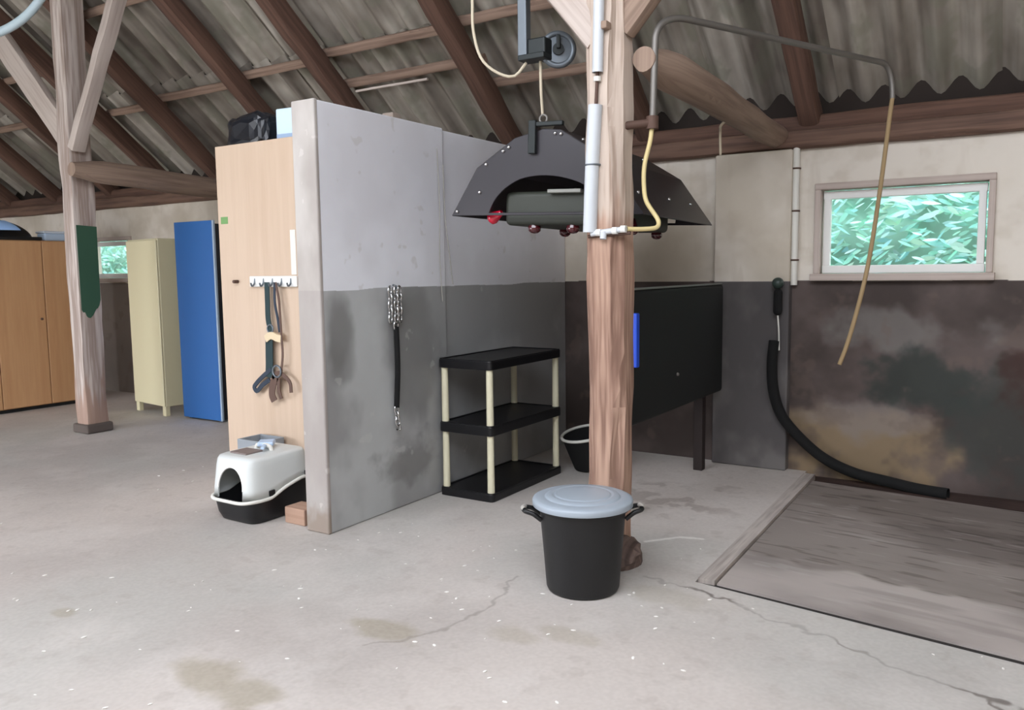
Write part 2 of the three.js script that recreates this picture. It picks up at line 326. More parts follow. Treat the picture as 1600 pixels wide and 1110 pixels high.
// ---------------------------------------------------------------- roof
const ceiling = setting('ceiling', 'sloping roof of corrugated sheets on brown rafters', 'ceiling');
const A39 = 39 * Math.PI / 180, TS = Math.tan(A39), CS = Math.cos(A39), SN = Math.sin(A39);
const roofY = (z) => 2.5 + (z - ZB) * TS;
const rafterX = [-1.4, -2.65, -3.87, -5.33, -6.42, -7.79, -8.78, -9.95, -11.2, -12.4, -13.6, 0.12, 1.3, 2.35];
const rafterLen = (ZR - ZB - 0.06) / CS + 0.3;
const rafterGeos = [0, 1, 2].map((k) => timber(0.15, rafterLen, 0.18, 0.007, 0.012, k + 0.5));
const e = V(0, SN, CS), nrm = V(0, CS, -SN);
for (const side of [0, 1]) {
  const half = new THREE.Group(); half.name = 'roof_slope'; ceiling.add(half); if (side) { half.rotation.y = Math.PI; half.position.set(XL + XR, 0, 2 * ZR); }
  rafterX.forEach((x, i) => {
    const r = put('rafter', rafterGeos[i % 3], M.rafter, half, [x, roofY(ZB) - 0.2 * SN + 0.08 * CS, ZB - 0.2 * CS - 0.08 * SN]);
    r.quaternion.setFromUnitVectors(V(0, 1, 0), e);
  });
  const pw = 0.235, nW = 4, sw = pw * nW, SL = 1.5, amp = 0.042;
  const sheet = (() => {
    const nx = nW * 10, pos = [], uv = [], idx = [];
    const W = sw + 0.06;
    for (let i = 0; i <= nx; i++) for (const s of [0, SL + 0.12]) {
      const x = W * i / nx, w = amp * Math.sin((x / pw) * 2 * Math.PI), lift = s ? 0.018 : 0;
      const q = V(x, 0, 0).addScaledVector(e, s).addScaledVector(nrm, w - lift + 0.018); pos.push(q.x, q.y, q.z); uv.push(x, s);
    }
    for (let i = 0; i < nx; i++) { const a = i * 2; idx.push(a, a + 1, a + 2, a + 1, a + 3, a + 2); }
    const g = new THREE.BufferGeometry(); g.setAttribute('position', new THREE.Float32BufferAttribute(pos, 3)); g.setAttribute('uv', new THREE.Float32BufferAttribute(uv, 2)); g.setIndex(idx); g.computeVertexNormals(); return g;
  })();
  for (let r = 0; r < 4; r++) for (let i = 0; i < 19; i++) {
    const s0 = -0.42 + r * SL, x = XL - 0.4 + i * sw;
    const q = V(x, roofY(ZB), ZB).addScaledVector(e, s0).addScaledVector(nrm, 0.26 + (i % 2) * 0.018);
    const wx = side ? XL + XR - x - sw / 2 : 99, clear = side && (r === 1 || r === 2) && wx > SKY_X0 && wx < SKY_X1;
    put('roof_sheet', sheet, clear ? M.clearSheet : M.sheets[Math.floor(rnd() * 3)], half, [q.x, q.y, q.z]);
  }
  const pur = (x0, x1, z) => { const y = roofY(z) + 0.195 / CS; beam('purlin', [x0, y, z], [x1, y, z], 0.075, 0.06, M.purlin, half, { amp: 0.004, wane: 0.006, spin: A39 }); };
  if (!side) {
    for (const [a, b, z] of [[-5.33, -3.87, -5.36], [-5.33, -3.8, -5.62], [-3.87, -2.65, -5.34], [-3.87, -2.65, -5.8], [-6.42, -5.33, -5.4], [-7.79, -6.42, -5.45], [-8.78, -7.79, -5.5], [-9.95, -8.78, -5.0], [-7.79, -6.42, -4.66], [-6.42, -5.33, -4.4], [-11.2, -9.95, -5.45]]) pur(a, b, z);
    { const y = roofY(-5.6) + 0.14; beam('lath', [-5.15, y, -5.57], [-4.35, y, -5.57], 0.02, 0.02, M.pale, half, { amp: 0.001, wane: 0.002 }); }
    pur(XL, XR, -3.2); pur(XL, XR, -2.1);
  } else for (const z of [-5.6, -2.1]) pur(XL, XR, z);
}
put('ridge_cap', rbox(XR - XL + 0.6, 0.03, 0.5, 0.004, 'x'), M.rafter, ceiling, [(XL + XR) / 2, roofY(ZR) + 0.36, ZR]);

// ---------------------------------------------------------------- outside
const outside = new THREE.Mesh(new THREE.BoxGeometry(80, 0.1, 80), mat(0x8a8676, 0.95)); outside.name = 'ground'; outside.position.y = -0.34; outside.userData = { kind: 'structure', label: 'open yard ground around the barn', category: 'ground' }; scene.add(outside);
{ const hedge = new THREE.Group(); hedge.name = 'hedge'; hedge.userData = { kind: 'stuff', label: 'bright leafy hedge seen through the windows', category: 'hedge' }; scene.add(hedge);
  const ls = new THREE.Shape(); ls.moveTo(0, 0); ls.quadraticCurveTo(0.035, 0.05, 0, 0.13); ls.quadraticCurveTo(-0.035, 0.05, 0, 0);
  const lg = new THREE.ShapeGeometry(ls, 4);
  const lm = new THREE.MeshPhysicalMaterial({ color: 0xd2f0ea, roughness: 0.5, side: THREE.DoubleSide, transmission: 0.3, thickness: 0 });
  const spots = []; for (const [a, b, n] of [[-3.2, 0.6, 5200], [-14.5, -10.4, 4500]]) for (let k = 0; k < n; k++) spots.push([rr(a, b), rr(0.2, 3.0), ZB - 0.95 - rr(0, 0.5)]);
  const im = new THREE.InstancedMesh(lg, lm, spots.length); im.name = 'leaves'; im.userData.kind = 'stuff';
  const d = new THREE.Object3D(), col = new THREE.Color();
  spots.forEach((p, k) => { d.position.set(...p); d.rotation.set(rr(-1.2, 0.3), rr(-0.9, 0.9), rr(-2.2, -0.7)); d.scale.setScalar(rr(0.7, 1.3)); d.updateMatrix(); im.setMatrixAt(k, d.matrix); im.setColorAt(k, col.setRGB(rr(0.55, 0.9), rr(0.85, 1), rr(0.75, 1))); });
  hedge.add(im);
  const cg = new THREE.BoxGeometry(15, 3.4, 0.6, 120, 28, 2), p = cg.attributes.position;
  for (let k = 0; k < p.count; k++) p.setZ(k, p.getZ(k) + (fbm(p.getX(k) * 3, p.getY(k) * 3, 3) - 0.5) * 0.4);
  cg.computeVertexNormals(); put('foliage_core', cg, mat(0xa8cfc0, 0.9), hedge, [-6, 1.4, ZB - 1.75]);
}

// ---------------------------------------------------------------- timber posts, ties
const postTex = tex(256, 1024, (u, v) => {                             // bare brown wood below 1.65 m, pale limewashed above
  const x = u * 0.8, y = v * 4.4, g = fbm(x * 40, y * 1.6, 4), f = vn(x * 160, y * 8), k = fbm(x * 9 + 4, y * 2.4, 4);
  let a = mix([196, 179, 165], [146, 124, 109], sm(0.3, 0.75, g + (f - 0.5) * 0.2));
  const b = mix([182, 150, 130], [124, 94, 80], sm(0.25, 0.75, g * 0.6 + k * 0.45 + (f - 0.5) * 0.2));
  a = mix(a, b, sm(0.16, -0.02, y - 1.66 + (fbm(x * 25, y * 3, 3) - 0.5) * 0.5));
  return a;
});
postTex.repeat.set(1 / 0.8, 1 / 4.4);
M.post = new THREE.MeshStandardMaterial({ map: postTex, roughness: 0.85 });
{ // centre post
  const t = thing('timber_post', 'thick rough timber post behind the lidded bucket', 'post', [-1.79, 0, -3.735]);
  const H = roofY(-3.735) - 0.02;
  const g = timber(0.2, H, 0.2, 0.014, 0.032, 0);
  put('shaft', g, M.post, t);
  put('stone_footing', (() => { const q = new THREE.IcosahedronGeometry(0.15, 3), p = q.attributes.position; for (let k = 0; k < p.count; k++) { const s = 0.8 + 0.4 * vn(p.getX(k) * 14 + 3, p.getY(k) * 14 + p.getZ(k) * 9); p.setXYZ(k, p.getX(k) * s, Math.max(-0.06, p.getY(k) * s * 0.75), p.getZ(k) * s); } q.computeVertexNormals(); return muv(q); })(), woodMat([118, 100, 92], [70, 56, 52], 21), t, [0.03, 0.05, 0.02]);
  beam('brace', [-0.03, 2.62, 0.02], [-1.15, 3.95, 0.02], 0.17, 0.11, M.pale, t, { sd: 4, wane: 0.01 });
  beam('brace', [0.05, 2.66, -0.01], [1.2, 3.85, -0.01], 0.15, 0.11, M.log, t, { sd: 5, wane: 0.01 });
  put('peg', rbox(0.03, 0.035, 0.06, 0.006), M.log, t, [0.035, 2.64, 0.12]);
}
const greenTex = tex(256, 1024, (u, v) => {
  const x = u * 0.8, y = v * 4.3, g = fbm(x * 36 + 70, y * 1.6, 4), f = vn(x * 150, y * 8);
  let c = mix([206, 194, 186], [160, 142, 132], sm(0.3, 0.75, g + (f - 0.5) * 0.2));
  c = mix(c, [164, 134, 118], 0.8 * sm(0.1, -0.1, y - 1.1 + (fbm(x * 20, y * 3, 3) - 0.5) * 0.6));
  return c;
});
greenTex.repeat.set(1 / 0.8, 1 / 4.3);
M.postLeft = new THREE.MeshStandardMaterial({ map: greenTex, roughness: 0.85 });
{ // far left post
  const t = thing('timber_post', 'pale square timber post with a green painted patch', 'post', [-7.63, 0, -4.42]);
  put('shaft', timber(0.2, 4.1, 0.23, 0.006, 0.012, 1), M.postLeft, t);
  const gs = new THREE.Shape(); const pts = [];
  for (let k = 0; k <= 12; k++) pts.push([-0.097 + 0.19 * k / 12, 1.1 + 0.32 * Math.abs(k / 12 - 0.42) ** 1.3 + (vn(k * 0.9, 3) - 0.5) * 0.05]);
  pts.push([0.098, 1.96], [-0.098, 1.97]);
  put('green_paint', new THREE.ExtrudeGeometry(new THREE.Shape(pts.map((q) => new THREE.Vector2(...q))), { depth: 0.004, bevelEnabled: false }), mat(0x365a45, 0.75), t, [0.1, 0, 0], [0, Math.PI / 2, 0]).userData.label = 'dark green painted patch';
  put('plinth', rbox(0.25, 0.09, 0.27, 0.02), mat(0x5e544e, 0.9), t, [0, 0.045, 0]);
  beam('brace', [-0.02, 2.78, 0.05], [-1.1, 3.84, 0.05], 0.24, 0.09, M.pale, t, { sd: 6, wane: 0.008 });
  beam('brace', [0.12, 2.66, 0.06], [0.92, 3.9, 0.06], 0.1, 0.13, M.pale, t, { sd: 7, wane: 0.006 });
}
function logGeo(L, r0, r1, sd) {
  const g = new THREE.CylinderGeometry(r1, r0, L, 18, Math.round(L / 0.1)); g.translate(0, L / 2, 0); const p = g.attributes.position;
  for (let k = 0; k < p.count; k++) { const a = Math.atan2(p.getZ(k), p.getX(k)), s = (1 - 0.42 * Math.exp(-((p.getY(k) / 0.16) ** 2))) * (1 + 0.16 * (vn(p.getY(k) * 3 + sd, a * 1.2 + 9) - 0.5)); p.setX(k, p.getX(k) * s + 0.02 * Math.sin(p.getY(k) * 2.3)); p.setZ(k, p.getZ(k) * s); }
  g.computeVertexNormals(); return muv(g, 'y', sd);
}
{ const t = thing('log_tie_beam', 'round log tie beam from centre post to back wall', 'beam');
  const a = [-1.63, 2.5, -3.76], b = [-1.6, 2.44, -6.1];
  beam('log', a, b, 0, 0, M.log, t, { geo: logGeo(2.33, 0.098, 0.085, 3) });
}
{ const t = thing('log_tie_beam', 'brown log tie beam from left post to back wall', 'beam');
  beam('log', [-7.4, 2.46, -4.24], [-7.42, 2.4, -6.1], 0, 0, M.log, t, { geo: logGeo(1.86, 0.105, 0.11, 6) });
}
{ const o = put('tie_cord', tube([[-1.69, 2.2, -5.1], [-1.69, 2.34, -5.09], [-1.66, 2.37, -5.02], [-1.61, 2.44, -5.12]], 0.008), M.rope, null); o.userData = { label: 'short pale cord knotted under the log tie beam', category: 'cord' }; }

// ---------------------------------------------------------------- tall closet and cabinets
{ const t = thing('plywood_closet', 'tall pale plywood closet beside the partition wall end', 'closet', [-4.275, 0, -3.9]);
  put('body', rbox(1.36, 2.36, 0.62, 0.006), M.ply, t, [0, 1.195, -0.34]);
  const f = put('front_panel', rbox(1.395, 2.4, 0.024, 0.004), M.ply, t, [0, 1.2, -0.012]);
  put('green_sticker', rbox(0.075, 0.05, 0.002, 0.0005), mat(0x6f9a5c, 0.6), f, [-0.63, 0.68, 0.0125]);
  put('white_strip', rbox(0.05, 0.3, 0.004, 0.001), M.offwhite, f, [0.06, 0.44, 0.0135]);
  put('screw', at(new THREE.CylinderGeometry(0.012, 0.012, 0.04, 10).rotateX(Math.PI / 2), 0, 0, 0.02), M.rust, f, [-0.515, 0.245, 0.012]);
}
{ const t = thing('hook_rail', 'white five-hook rail on the plywood closet', 'hook rail', [-4.41, 1.445, -3.895]);
  put('plate', rbox(0.47, 0.075, 0.014, 0.006), M.white, t, [0, 0, 0.008]);
  for (let k = 0; k < 5; k++) put('hook', tube([[0, 0.02, 0.012], [0, -0.015, 0.02], [0, -0.032, 0.04], [0, -0.01, 0.05]], 0.006, 12, 8), M.steel, t, [-0.18 + k * 0.09, 0, 0]);
}
{ const t = thing('horse_halter', 'dark teal strap halter hanging from the white hook rail', 'halter', [0, 0, -3.868]);
  put('long_strap', ribbon([[-4.45, 1.44], [-4.452, 1.3], [-4.45, 1.17], [-4.425, 1.1]], 0.045, 0.006), M.teal, t);
  put('cheek_strap', ribbon([[-4.45, 1.06], [-4.455, 0.95], [-4.46, 0.85], [-4.47, 0.78]], 0.07, 0.006), M.teal, t);
  put('nose_loop', ribbon([[-4.44, 0.84], [-4.52, 0.79], [-4.6, 0.73], [-4.625, 0.7], [-4.6, 0.675], [-4.54, 0.72], [-4.46, 0.765]], 0.03, 0.008), M.navy, t);
  put('buckle', at(new THREE.TorusGeometry(0.028, 0.006, 8, 20), -4.43, 1.12, 0.008), M.steel, t);
  put('fleece_band', ribbon([[-4.475, 1.05], [-4.42, 1.075], [-4.36, 1.06], [-4.32, 1.055]], 0.05, 0.018), M.tan, t);
}
{ const t = thing('leather_halter', 'brown leather halter hanging beside the teal halter', 'halter', [0, 0, -3.856]);
  put('head_strap', ribbon([[-4.36, 1.44], [-4.365, 1.3], [-4.345, 1.2], [-4.33, 1.1]], 0.02, 0.005), M.navy, t);
  put('head_strap', ribbon([[-4.35, 1.44], [-4.325, 1.32], [-4.32, 1.2], [-4.315, 1.08], [-4.31, 0.95], [-4.33, 0.83]], 0.018, 0.005), M.leather, t);
  put('ring', at(new THREE.TorusGeometry(0.04, 0.007, 8, 22), -4.365, 0.83, 0.01), M.steel, t);
  put('nose_strap', ribbon([[-4.42, 0.78], [-4.36, 0.82], [-4.3, 0.8], [-4.25, 0.76], [-4.24, 0.69]], 0.028, 0.006), M.leather, t);
  put('hanging_flap', ribbon([[-4.38, 0.8], [-4.42, 0.73], [-4.43, 0.66], [-4.41, 0.62]], 0.06, 0.006), M.leather, t);
  put('hanging_flap', ribbon([[-4.36, 0.78], [-4.36, 0.7], [-4.34, 0.64]], 0.03, 0.006), M.leather, t);
}
{ // black bag and packet on the closet
  const g = new THREE.IcosahedronGeometry(1, 5), p = g.attributes.position;
  for (let k = 0; k < p.count; k++) { const q = V(p.getX(k), p.getY(k), p.getZ(k)), n = vn(q.x * 5 + 4, q.y * 5 + q.z * 4) * 0.3 + vn(q.x * 13, q.z * 11 + q.y * 12) * 0.12; const f = (v, e2) => Math.sign(v) * Math.abs(v) ** e2; p.setXYZ(k, f(q.x, 0.55) * 0.24 * (0.86 + n * 0.4), Math.max(-0.095, f(q.y, 0.5) * 0.13 * (0.8 + n)), f(q.z, 0.6) * 0.17 * (0.86 + n * 0.4)); }
  g.computeVertexNormals();
  const o = put('plastic_bag', mergeVertices(g), mat(0x1a1c22, 0.28), null, [-4.76, 2.495, -4.12]); o.userData = { label: 'crumpled black plastic bag on top of plywood closet', category: 'bag' };
  const b = thing('paper_packet', 'light blue and white packet beside the black bag', 'packet', [-4.405, 2.4, -4.1], 0.1);
  put('packet_body', rbox(0.17, 0.23, 0.12, 0.012), mat(0xcfe4f6, 0.5), b, [0, 0.115, 0]);
  put('label_band', rbox(0.172, 0.06, 0.122, 0.012), mat(0x9db4d2, 0.5), b, [0, 0.035, 0]);
}
{ const t = thing('timber_offcut', 'short wooden block on the floor beside partition end', 'wood block', [-3.68, 0, -3.4]);
  put('block', rbox(0.17, 0.1, 0.14, 0.008, 'x'), woodMat([172, 140, 120], [142, 108, 90], 31), t, [0, 0.05, 0]);
}
{ // orange wardrobe along the far left
  const t = thing('wardrobe', 'orange-brown wooden wardrobe behind the green-patched post', 'wardrobe', [-9.45, 0, -4.75]);
  put('carcass', rbox(0.55, 1.86, 1.7, 0.008), M.orange, t, [-0.3, 0.97, 0]);
  put('plinth', rbox(0.5, 0.06, 1.66, 0.004), M.blackMatt, t, [-0.3, 0.03, 0]);
  for (const [z, w] of [[0.55, 0.56], [0.0, 0.52], [-0.555, 0.57]]) { const d = put('door', rbox(0.02, 1.84, w, 0.005), M.orange, t, [-0.014, 0.97, z]); put('knob', new THREE.SphereGeometry(0.015, 12, 8), M.rust, d, [0.018, 0.05, -w / 2 + 0.05]); }
}
{ const t = thing('travel_case', 'black domed case with pale blue panel on wardrobe', 'case', [-9.72, 1.9, -4.55]);
  put('case_body', (() => { const g = new THREE.SphereGeometry(1, 28, 14, 0, Math.PI * 2, 0, Math.PI / 2); g.scale(0.25, 0.24, 0.5); return mergeVertices(g); })(), M.black, t);
  put('case_base', rbox(0.5, 0.04, 0.98, 0.01), M.black, t, [0, 0.02, 0]);
  put('blue_panel', (() => { const g = new THREE.SphereGeometry(1, 20, 10, -0.2, 1.3, 0.55, 0.6); g.scale(0.256, 0.246, 0.51); return g; })(), mat(0x9cc0ee, 0.4, { side: THREE.DoubleSide }), t, [0, 0, 0], [0, 2.3, 0]);
}
{ const t = thing('plastic_tub', 'small white-blue plastic tub on wardrobe edge near post', 'tub', [-9.62, 1.9, -5.22]);
  put('tub_body', rbox(0.17, 0.09, 0.24, 0.02), mat(0xc6dcf4, 0.4), t, [0, 0.045, 0]); put('lid', rbox(0.19, 0.025, 0.26, 0.01), mat(0xe2ecf8, 0.4), t, [0, 0.1, 0]);
}
{ const t = thing('cream_cabinet', 'tall cream metal cabinet on short feet before back wall', 'cabinet', [-8.06, 0, -5.33], -0.14);
  put('body', rbox(0.68, 1.78, 0.34, 0.012), M.cream, t, [0, 0.99, -0.17]);
  put('door', rbox(0.675, 1.76, 0.018, 0.01), M.cream, t, [0, 0.985, 0.01]);
  for (const s of [-1, 1]) for (const z of [-0.02, -0.32]) put('foot', rbox(0.07, 0.11, 0.05, 0.006), M.cream, t, [s * 0.3, 0.055, z]);
}
{ const t = thing('blue_cabinet', 'tall bright blue cabinet between cream cabinet and closet', 'cabinet', [-7.17, 0, -5.31]);
  put('carcass', rbox(0.59, 1.98, 0.36, 0.006), mat(0x20242c, 0.6), t, [-0.015, 1.01, -0.2]);
  put('door', rbox(0.6, 2.01, 0.02, 0.004), M.blue, t, [0, 1.025, -0.01]);
  put('edge_trim', rbox(0.025, 2.01, 0.024, 0.004), mat(0x9fb0c0, 0.5), t, [0.305, 1.025, -0.012]);
  for (const s of [-1, 1]) put('foot', rbox(0.05, 0.03, 0.3, 0.004), M.steel, t, [s * 0.24, 0.015, -0.19]);
}

// ---------------------------------------------------------------- litter box
{ const t = thing('litter_box', 'hooded white and black cat litter box beside partition', 'litter box', [-4.03, 0, -3.4], 0.0);
  const sup = (a, rx, rz) => { const c = Math.cos(a), s = Math.sin(a), f = (v) => Math.sign(v) * Math.abs(v) ** 0.32; return [f(c) * rx, f(s) * rz]; };
  const N = 96, rim = (a) => { const z = sup(a, 1, 1)[1]; return 0.15 + 0.075 * sm(0.5, -0.6, z) + 0.02 * Math.exp(-((z - 0.15) ** 2) * 30); };
  function shell(rows, closeTop, closeBottom) {                        // rows: a -> [x, y, z]
    const pos = [], idx = [];
    rows.forEach((f) => { for (let i = 0; i < N; i++) pos.push(...f(i / N * Math.PI * 2)); });
    for (let r = 0; r < rows.length - 1; r++) for (let i = 0; i < N; i++) { const a = r * N + i, b = r * N + (i + 1) % N; idx.push(a, a + N, b, b, a + N, b + N); }
    const cap = (r, up) => { let cy = 0; for (let i = 0; i < N; i++) cy += pos[(r * N + i) * 3 + 1] / N; const c = pos.length / 3; pos.push(0, cy, 0); for (let i = 0; i < N; i++) { const a = r * N + i, b = r * N + (i + 1) % N; up ? idx.push(a, c, b) : idx.push(a, b, c); } };
    if (closeBottom) cap(0, false); if (closeTop) cap(rows.length - 1, true);
    const g = new THREE.BufferGeometry(); g.setAttribute('position', new THREE.Float32BufferAttribute(pos, 3)); g.setIndex(idx); g.computeVertexNormals();
    g.setAttribute('uv', new THREE.Float32BufferAttribute(new Float32Array(pos.length / 3 * 2), 2)); return g;
  }
  const ring = (rx, rz, y) => (a) => { const [x, z] = sup(a, rx, rz); return [x, typeof y === 'function' ? y(a) : y, z]; };
  // tray
  put('tray', shell([ring(0.15, 0.2, 0), ring(0.165, 0.215, 0.008), ring(0.18, 0.235, 0.05), ring(0.195, 0.25, (a) => rim(a) - 0.005), ring(0.185, 0.24, (a) => rim(a) - 0.005), ring(0.16, 0.21, 0.03)], true, true), M.black, t);
  // hood: outer solid minus inner solid minus the arch of the entrance
  const lerpR = (k, off) => { const s = [0.198, 0.194, 0.188, 0.182, 0.177, 0.168, 0.148][k] - off, q = [0.253, 0.248, 0.241, 0.234, 0.227, 0.216, 0.19][k] - off; return [s, q]; };
  const hoodRows = (off, top) => [0, 1, 2, 3, 4, 5, 6].map((k) => { const [x, z] = lerpR(k, off); const tk = [0, 0.25, 0.5, 0.75, 0.9, 0.97, 1][k]; return ring(x, z, (a) => { const r = rim(a) - (off ? 0.03 : 0); return r + (top - r) * tk; }); });
  const outer = new Brush(shell(hoodRows(0, 0.405), true, true)), inner = new Brush(shell(hoodRows(0.007, 0.397), true, true));
  const as = new THREE.Shape(); as.moveTo(-0.11, 0.1); as.lineTo(0.11, 0.1); as.lineTo(0.11, 0.21); as.absellipse(0, 0.21, 0.11, 0.13, 0, Math.PI); as.lineTo(-0.11, 0.1);
  const arch = new Brush(new THREE.ExtrudeGeometry(as, { depth: 0.3, bevelEnabled: false, curveSegments: 24 }).translate(0, 0, 0.05));
  for (const b of [outer, inner, arch]) b.updateMatrixWorld();
  const ev = new Evaluator(); ev.attributes = ['position', 'normal', 'uv']; ev.useGroups = false;
  const hg = ev.evaluate(ev.evaluate(outer, inner, SUBTRACTION), arch, SUBTRACTION).geometry;
  const hood = put('hood', hg, mat(0xd0d3d1, 0.45), t);
  const rimPts = []; for (let i = 0; i < N; i++) { const a = i / N * Math.PI * 2, [x, z] = sup(a, 0.2, 0.256); const f = Math.exp(-((a - Math.PI / 2) ** 2) * 3); rimPts.push(V(x, rim(a) - 0.006 * f, z + 0.022 * f)); }
  put('rim', new THREE.TubeGeometry(new THREE.CatmullRomCurve3(rimPts, true), 160, 0.011, 8, true), M.offwhite, hood);
  put('door_frame', new THREE.TubeGeometry(new THREE.CatmullRomCurve3([...Array(20)].map((_, k) => { const a = Math.PI * k / 19; const y = 0.21 + 0.133 * Math.sin(a); return V(0.113 * Math.cos(a), y, 0.252 - (y - 0.15) * 0.12); })), 40, 0.007, 6), M.white, hood);
  put('handle', tube([[-0.07, 0.4, -0.02], [-0.06, 0.425, -0.02], [0.06, 0.425, -0.02], [0.07, 0.4, -0.02]], 0.013), M.offwhite, hood);
  put('filter_lid', rbox(0.15, 0.012, 0.13, 0.005), mat(0x7c6f6a, 0.7), hood, [-0.03, 0.409, 0.09]);
  for (const z of [0.1, -0.19]) put('clip', rbox(0.014, 0.035, 0.045, 0.005), M.black, t, [0.197, z > 0 ? 0.18 : 0.245, z]);
}
{ const o = thing('litter_scoop', 'pale blue scoop lying on the litter box lid', 'scoop', [-4.05, 0.416, -3.46], 0.7);
  put('scoop_head', rbox(0.1, 0.03, 0.11, 0.012), mat(0xb9cde6, 0.5), o, [0, 0.02, 0]); put('handle', rbox(0.025, 0.015, 0.12, 0.006), mat(0xb9cde6, 0.5), o, [0, 0.018, 0.1]);
}
{ const o = thing('grey_crate', 'grey plastic crate mostly hidden behind litter box', 'crate', [-4.47, 0, -3.77], 0);
  const m = mat(0x8e949a, 0.6);
  put('bottom', rbox(0.24, 0.02, 0.2, 0.005), m, o, [0, 0.01, 0]);
  for (const s of [-1, 1]) { put('side', rbox(0.24, 0.36, 0.015, 0.005), m, o, [0, 0.19, s * 0.095]); put('side', rbox(0.015, 0.36, 0.18, 0.005), m, o, [s * 0.113, 0.19, 0]); }
}

// ---------------------------------------------------------------- chain and rubber tube on the partition
{ const t = thing('stall_chain', 'chain with black rubber sleeve hanging on the partition', 'chain', [-3.335, 0, -3.88], Math.PI / 2);
  const link = new THREE.TorusGeometry(0.02, 0.0055, 8, 18); link.scale(0.95, 1.4, 1.2);
  for (let s = 0; s < 3; s++) for (let k = 0; k < 5; k++) put('chain_link', link, M.chrome, t, [-0.045 + s * 0.045 + (k % 2) * 0.006, 1.385 - k * 0.042, 0.012 + (s === 1 ? 0.008 : 0)], [0, k % 2 ? 1.2 : 0.2, 0.15 * (s - 1)]);
  put('chain_link', link, M.chrome, t, [0.005, 1.17, 0.012]);
  put('rubber_sleeve', tube([[0.004, 1.165, 0.015], [0.006, 0.9, 0.016], [-0.012, 0.66, 0.015]], 0.017, 20), M.rubber, t);
  for (let k = 0; k < 3; k++) put('chain_link', link, M.chrome, t, [-0.01 + k * 0.004, 0.645 - k * 0.038, 0.012], [0, k % 2 ? 1.2 : 0, 0]);
  put('snap_hook', tube([[0, 0.555, 0.012], [0.018, 0.54, 0.012], [0.015, 0.51, 0.012], [-0.01, 0.52, 0.012]], 0.006, 16, 8), M.chrome, t);
  put('wall_hook', tube([[0, 1.42, 0], [0, 1.41, 0.03], [0, 1.395, 0.02]], 0.006, 10, 8), M.steel, t);
}
[[[[-3.34, 2.3, -4.36], [-3.335, 1.9, -4.37], [-3.335, 1.6, -4.36], [-3.335, 1.3, -4.38]], 'thin grey cord hanging lowest on the partition'], [[[-3.34, 2.2, -4.42], [-3.335, 1.85, -4.43], [-3.335, 1.6, -4.47], [-3.335, 1.41, -4.5]], 'shorter thin grey cord hanging on the partition towards the hood']].forEach(([p, label]) => { const o = put('cord', tube(p, 0.003, 20, 6), mat(0xa8a49c, 0.8), null); o.userData = { label, category: 'cord' }; });

// ---------------------------------------------------------------- shelf unit
{ const t = thing('shelf_unit', 'black plastic three-tier shelf with cream tube legs', 'shelf', [-3.115, 0, -4.765]);
  const w = 0.42, d = 0.92;
  const rr2 = (w2, d2, r) => { const s = new THREE.Shape(); const x = w2 / 2, z = d2 / 2; s.moveTo(-x + r, -z); s.lineTo(x - r, -z); s.quadraticCurveTo(x, -z, x, -z + r); s.lineTo(x, z - r); s.quadraticCurveTo(x, z, x - r, z); s.lineTo(-x + r, z); s.quadraticCurveTo(-x, z, -x, z - r); s.lineTo(-x, -z + r); s.quadraticCurveTo(-x, -z, -x + r, -z); return s; };
  const tier = (y0, y1) => {
    const s = rr2(w, d, 0.03), plate = new THREE.ExtrudeGeometry(s, { depth: y1 - y0 - 0.012, bevelEnabled: true, bevelSize: 0.004, bevelThickness: 0.004, bevelSegments: 2 }); plate.rotateX(-Math.PI / 2); plate.translate(0, y0 + 0.004, 0);
    const sh = put('shelf', plate, M.black, t);
    const lip = rr2(w, d, 0.03); lip.holes.push(new THREE.Path(rr2(w - 0.03, d - 0.03, 0.02).getPoints(6)));
    const lg = new THREE.ExtrudeGeometry(lip, { depth: 0.012, bevelEnabled: false }); lg.rotateX(-Math.PI / 2); lg.translate(0, y1 - 0.01, 0); put('lip', lg, M.black, sh);
  };
  tier(0, 0.055); tier(0.435, 0.5); tier(0.865, 0.925);
  for (const [y, h] of [[0.056, 0.378], [0.502, 0.362]]) for (const sx of [-1, 1]) for (const sz of [-1, 1])
    put('leg', at(new THREE.CylinderGeometry(0.022, 0.024, h, 18), sx * (w / 2 - 0.03), y + h / 2, sz * (d / 2 - 0.03)), mat(0xe0dabd, 0.5), t);
}
{ const t = thing('feed_bucket', 'black bucket with pale rim behind shelf and post', 'bucket', [-2.76, 0.03, -5.42]);
  t.rotation.set(0.2, 0, 0.1);
  put('shell', new THREE.LatheGeometry([[0, 0.004], [0.12, 0], [0.125, 0.01], [0.175, 0.26], [0.17, 0.26], [0.118, 0.02], [0, 0.02]].map((p) => new THREE.Vector2(...p)), 36), M.rubber, t);
  put('rim', at(new THREE.TorusGeometry(0.176, 0.011, 10, 40).rotateX(Math.PI / 2), 0, 0.26, 0), M.offwhite, t);
}

